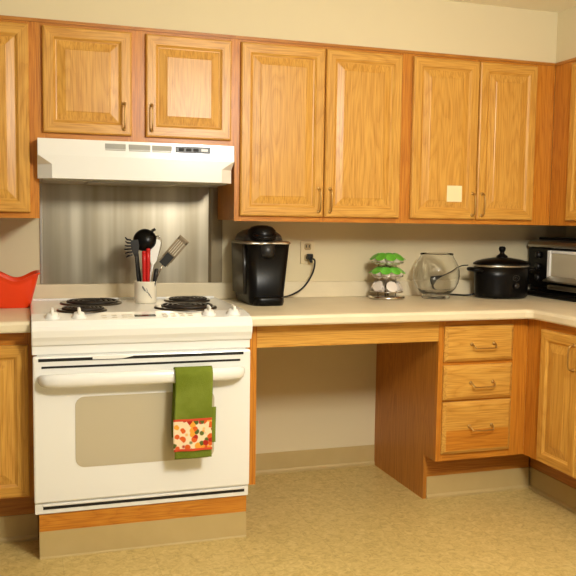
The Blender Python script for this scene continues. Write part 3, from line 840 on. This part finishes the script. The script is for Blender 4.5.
mb = MB().loft([[(1.833, -.034, .862), (1.843, -.034, .862), (1.843, -.0215, .862), (1.833, -.0215, .862)], [(1.826, -.034, .886), (1.856, -.034, .886), (1.856, -.0215, .886), (1.826, -.0215, .886)], [(1.828, -.034, .904), (1.900, -.030, .910), (1.900, -.0215, .910), (1.828, -.0215, .904)]])
obj('plug', mb, M['rubber'], t, bevel=.002)
obj('lid_cord', MB().tube(smooth_path([(1.895, -.026, .908), (1.94, -.035, .930), (1.975, -.05, .955), (2.0, -.075, .960)], 6), .003, 6), M['rubber'], t)

# ------------------------------------------------------------------ toaster oven (front faces into the room, along the right wall)
t = thing('toaster_oven', 'silver and black toaster oven against the right wall of the corner', 'toaster oven', (2.47, -.29, ZC), -PI/2)
# own frame: x runs towards the camera along the front, -y is the front
W = .25; zt = .27; yf = -.115; yb = .115
obj('body', MB().box(-W, W, yf+.012, yb, .018, zt-.028, bev=.012), M['black'], t, local=True)
mb = MB().prism([(yb, zt-.03), (yf+.02, zt-.03), (yf-.004, zt-.034), (yf-.012, zt-.022), (yf-.004, zt-.004), (yf+.03, zt+.004), (yb-.02, zt+.004), (yb, zt-.004)], 'x', -W+.005, W-.005)
obj('top_cover', mb, M['silver'], t, local=True, bevel=.004)
obj('top_tray', MB().box(-W+.04, W-.02, yf+.03, yb-.02, zt+.003, zt+.015, bev=.004), M['black'], t, local=True)
obj('control_panel', MB().box(-W+.006, -.085, yf-.002, yf+.014, .05, zt-.036, bev=.004), M['black'], t, local=True)
for z in (.09, .145, .20):
    mb = MB().lathe([(0, 0), (.017, 0), (.015, .016), (0, .017)], (0, 0, 0), 20, mat=Matrix.Rotation(PI/2, 4, 'X')); mb.xf(Matrix.Translation((-.155, yf-.002, z)))
    obj('knob', mb, M['black_soft'], t, local=True)
mb = MB(); dy0, dy1 = yf-.014, yf+.012; da, db = -.078, W-.01; p, q = .075, zt-.045
mb.box(da, da+.022, dy0, dy1, p, q, bev=.004); mb.box(db-.02, db, dy0, dy1, p, q, bev=.004); mb.box(da+.022, db-.02, dy0+.004, dy1, q-.014, q, bev=.003); mb.box(da+.022, db-.02, dy0+.002, dy1, p, p+.012, bev=.003)
d = obj('door', mb, M['white_soft'], t, local=True)
obj('door_glass', MB().box(da+.02, db-.018, dy0+.009, dy0+.013, p+.01, q-.012), M['oven_glass'], d, local=True)
mb = MB().prism([(dy0+.004, p+.012), (dy0-.035, p+.004), (dy0-.035, p+.010), (dy0+.004, p+.030)], 'x', da+.02, db-.016)
obj('handle', mb, M['silver'], d, local=True, bevel=.002)
obj('lower_bar', MB().box(da, db, yf-.01, yf+.014, .040, .062, bev=.006), M['silver'], t, local=True)
obj('base_tray', MB().box(-W-.004, W+.004, yf-.03, yb, .0008, .026, bev=.008), M['black'], t, local=True)

# paper note on the cabinet door
o = obj('paper_note', MB().box(1.735, 1.808, -.3272, -.3257, 1.252, 1.322), M['paper'])
tag(o, 'small square cream paper note stuck on an oak cabinet door', 'note')

# ------------------------------------------------------------------ light
def area(name, loc, rot, sx, sy, power, col):
    l = bpy.data.lights.new(name, 'AREA'); l.shape = 'RECTANGLE'; l.size = sx; l.size_y = sy; l.energy = power; l.color = col
    o = bpy.data.objects.new(name, l); COL.objects.link(o); o.location = loc; o.rotation_euler = rot; return o
l = bpy.data.lights.new('ceiling_lamp', 'POINT'); l.energy = 96; l.color = (1.0, .965, .89); l.shadow_soft_size = .16
lo_ = bpy.data.objects.new('ceiling_lamp', l); COL.objects.link(lo_); lo_.location = (1.05, -2.5, CEIL-.28)
w = bpy.data.worlds.new('World'); S.world = w; w.use_nodes = True
w.node_tree.nodes['Background'].inputs[0].default_value = (1.0, .92, .77, 1)
w.node_tree.nodes['Background'].inputs[1].default_value = .17

# ------------------------------------------------------------------ camera
cam = bpy.data.cameras.new('Camera'); cam.sensor_width = 36; cam.lens = 809.26/576*36; cam.clip_start = .05
co = bpy.data.objects.new('Camera', cam); COL.objects.link(co)
yaw, pitch, roll = .3149, .0831, .0142
fwd = Vector((math.sin(yaw)*math.cos(pitch), math.cos(yaw)*math.cos(pitch), -math.sin(pitch)))
r0 = Vector((math.cos(yaw), -math.sin(yaw), 0)); u0 = r0.cross(fwd)
Rv = r0*math.cos(roll)+u0*math.sin(roll); Uv = -r0*math.sin(roll)+u0*math.cos(roll)
mw = Matrix((Rv, Uv, -fwd)).transposed().to_4x4(); mw.translation = Vector((-.0136, -3.4822, 1.1602))
co.matrix_world = mw
S.camera = co
S.view_settings.view_transform = 'Standard'; S.view_settings.look = 'None'; S.view_settings.gamma = 1
S.view_settings.use_curve_mapping = False
S.view_settings.exposure = 0.26
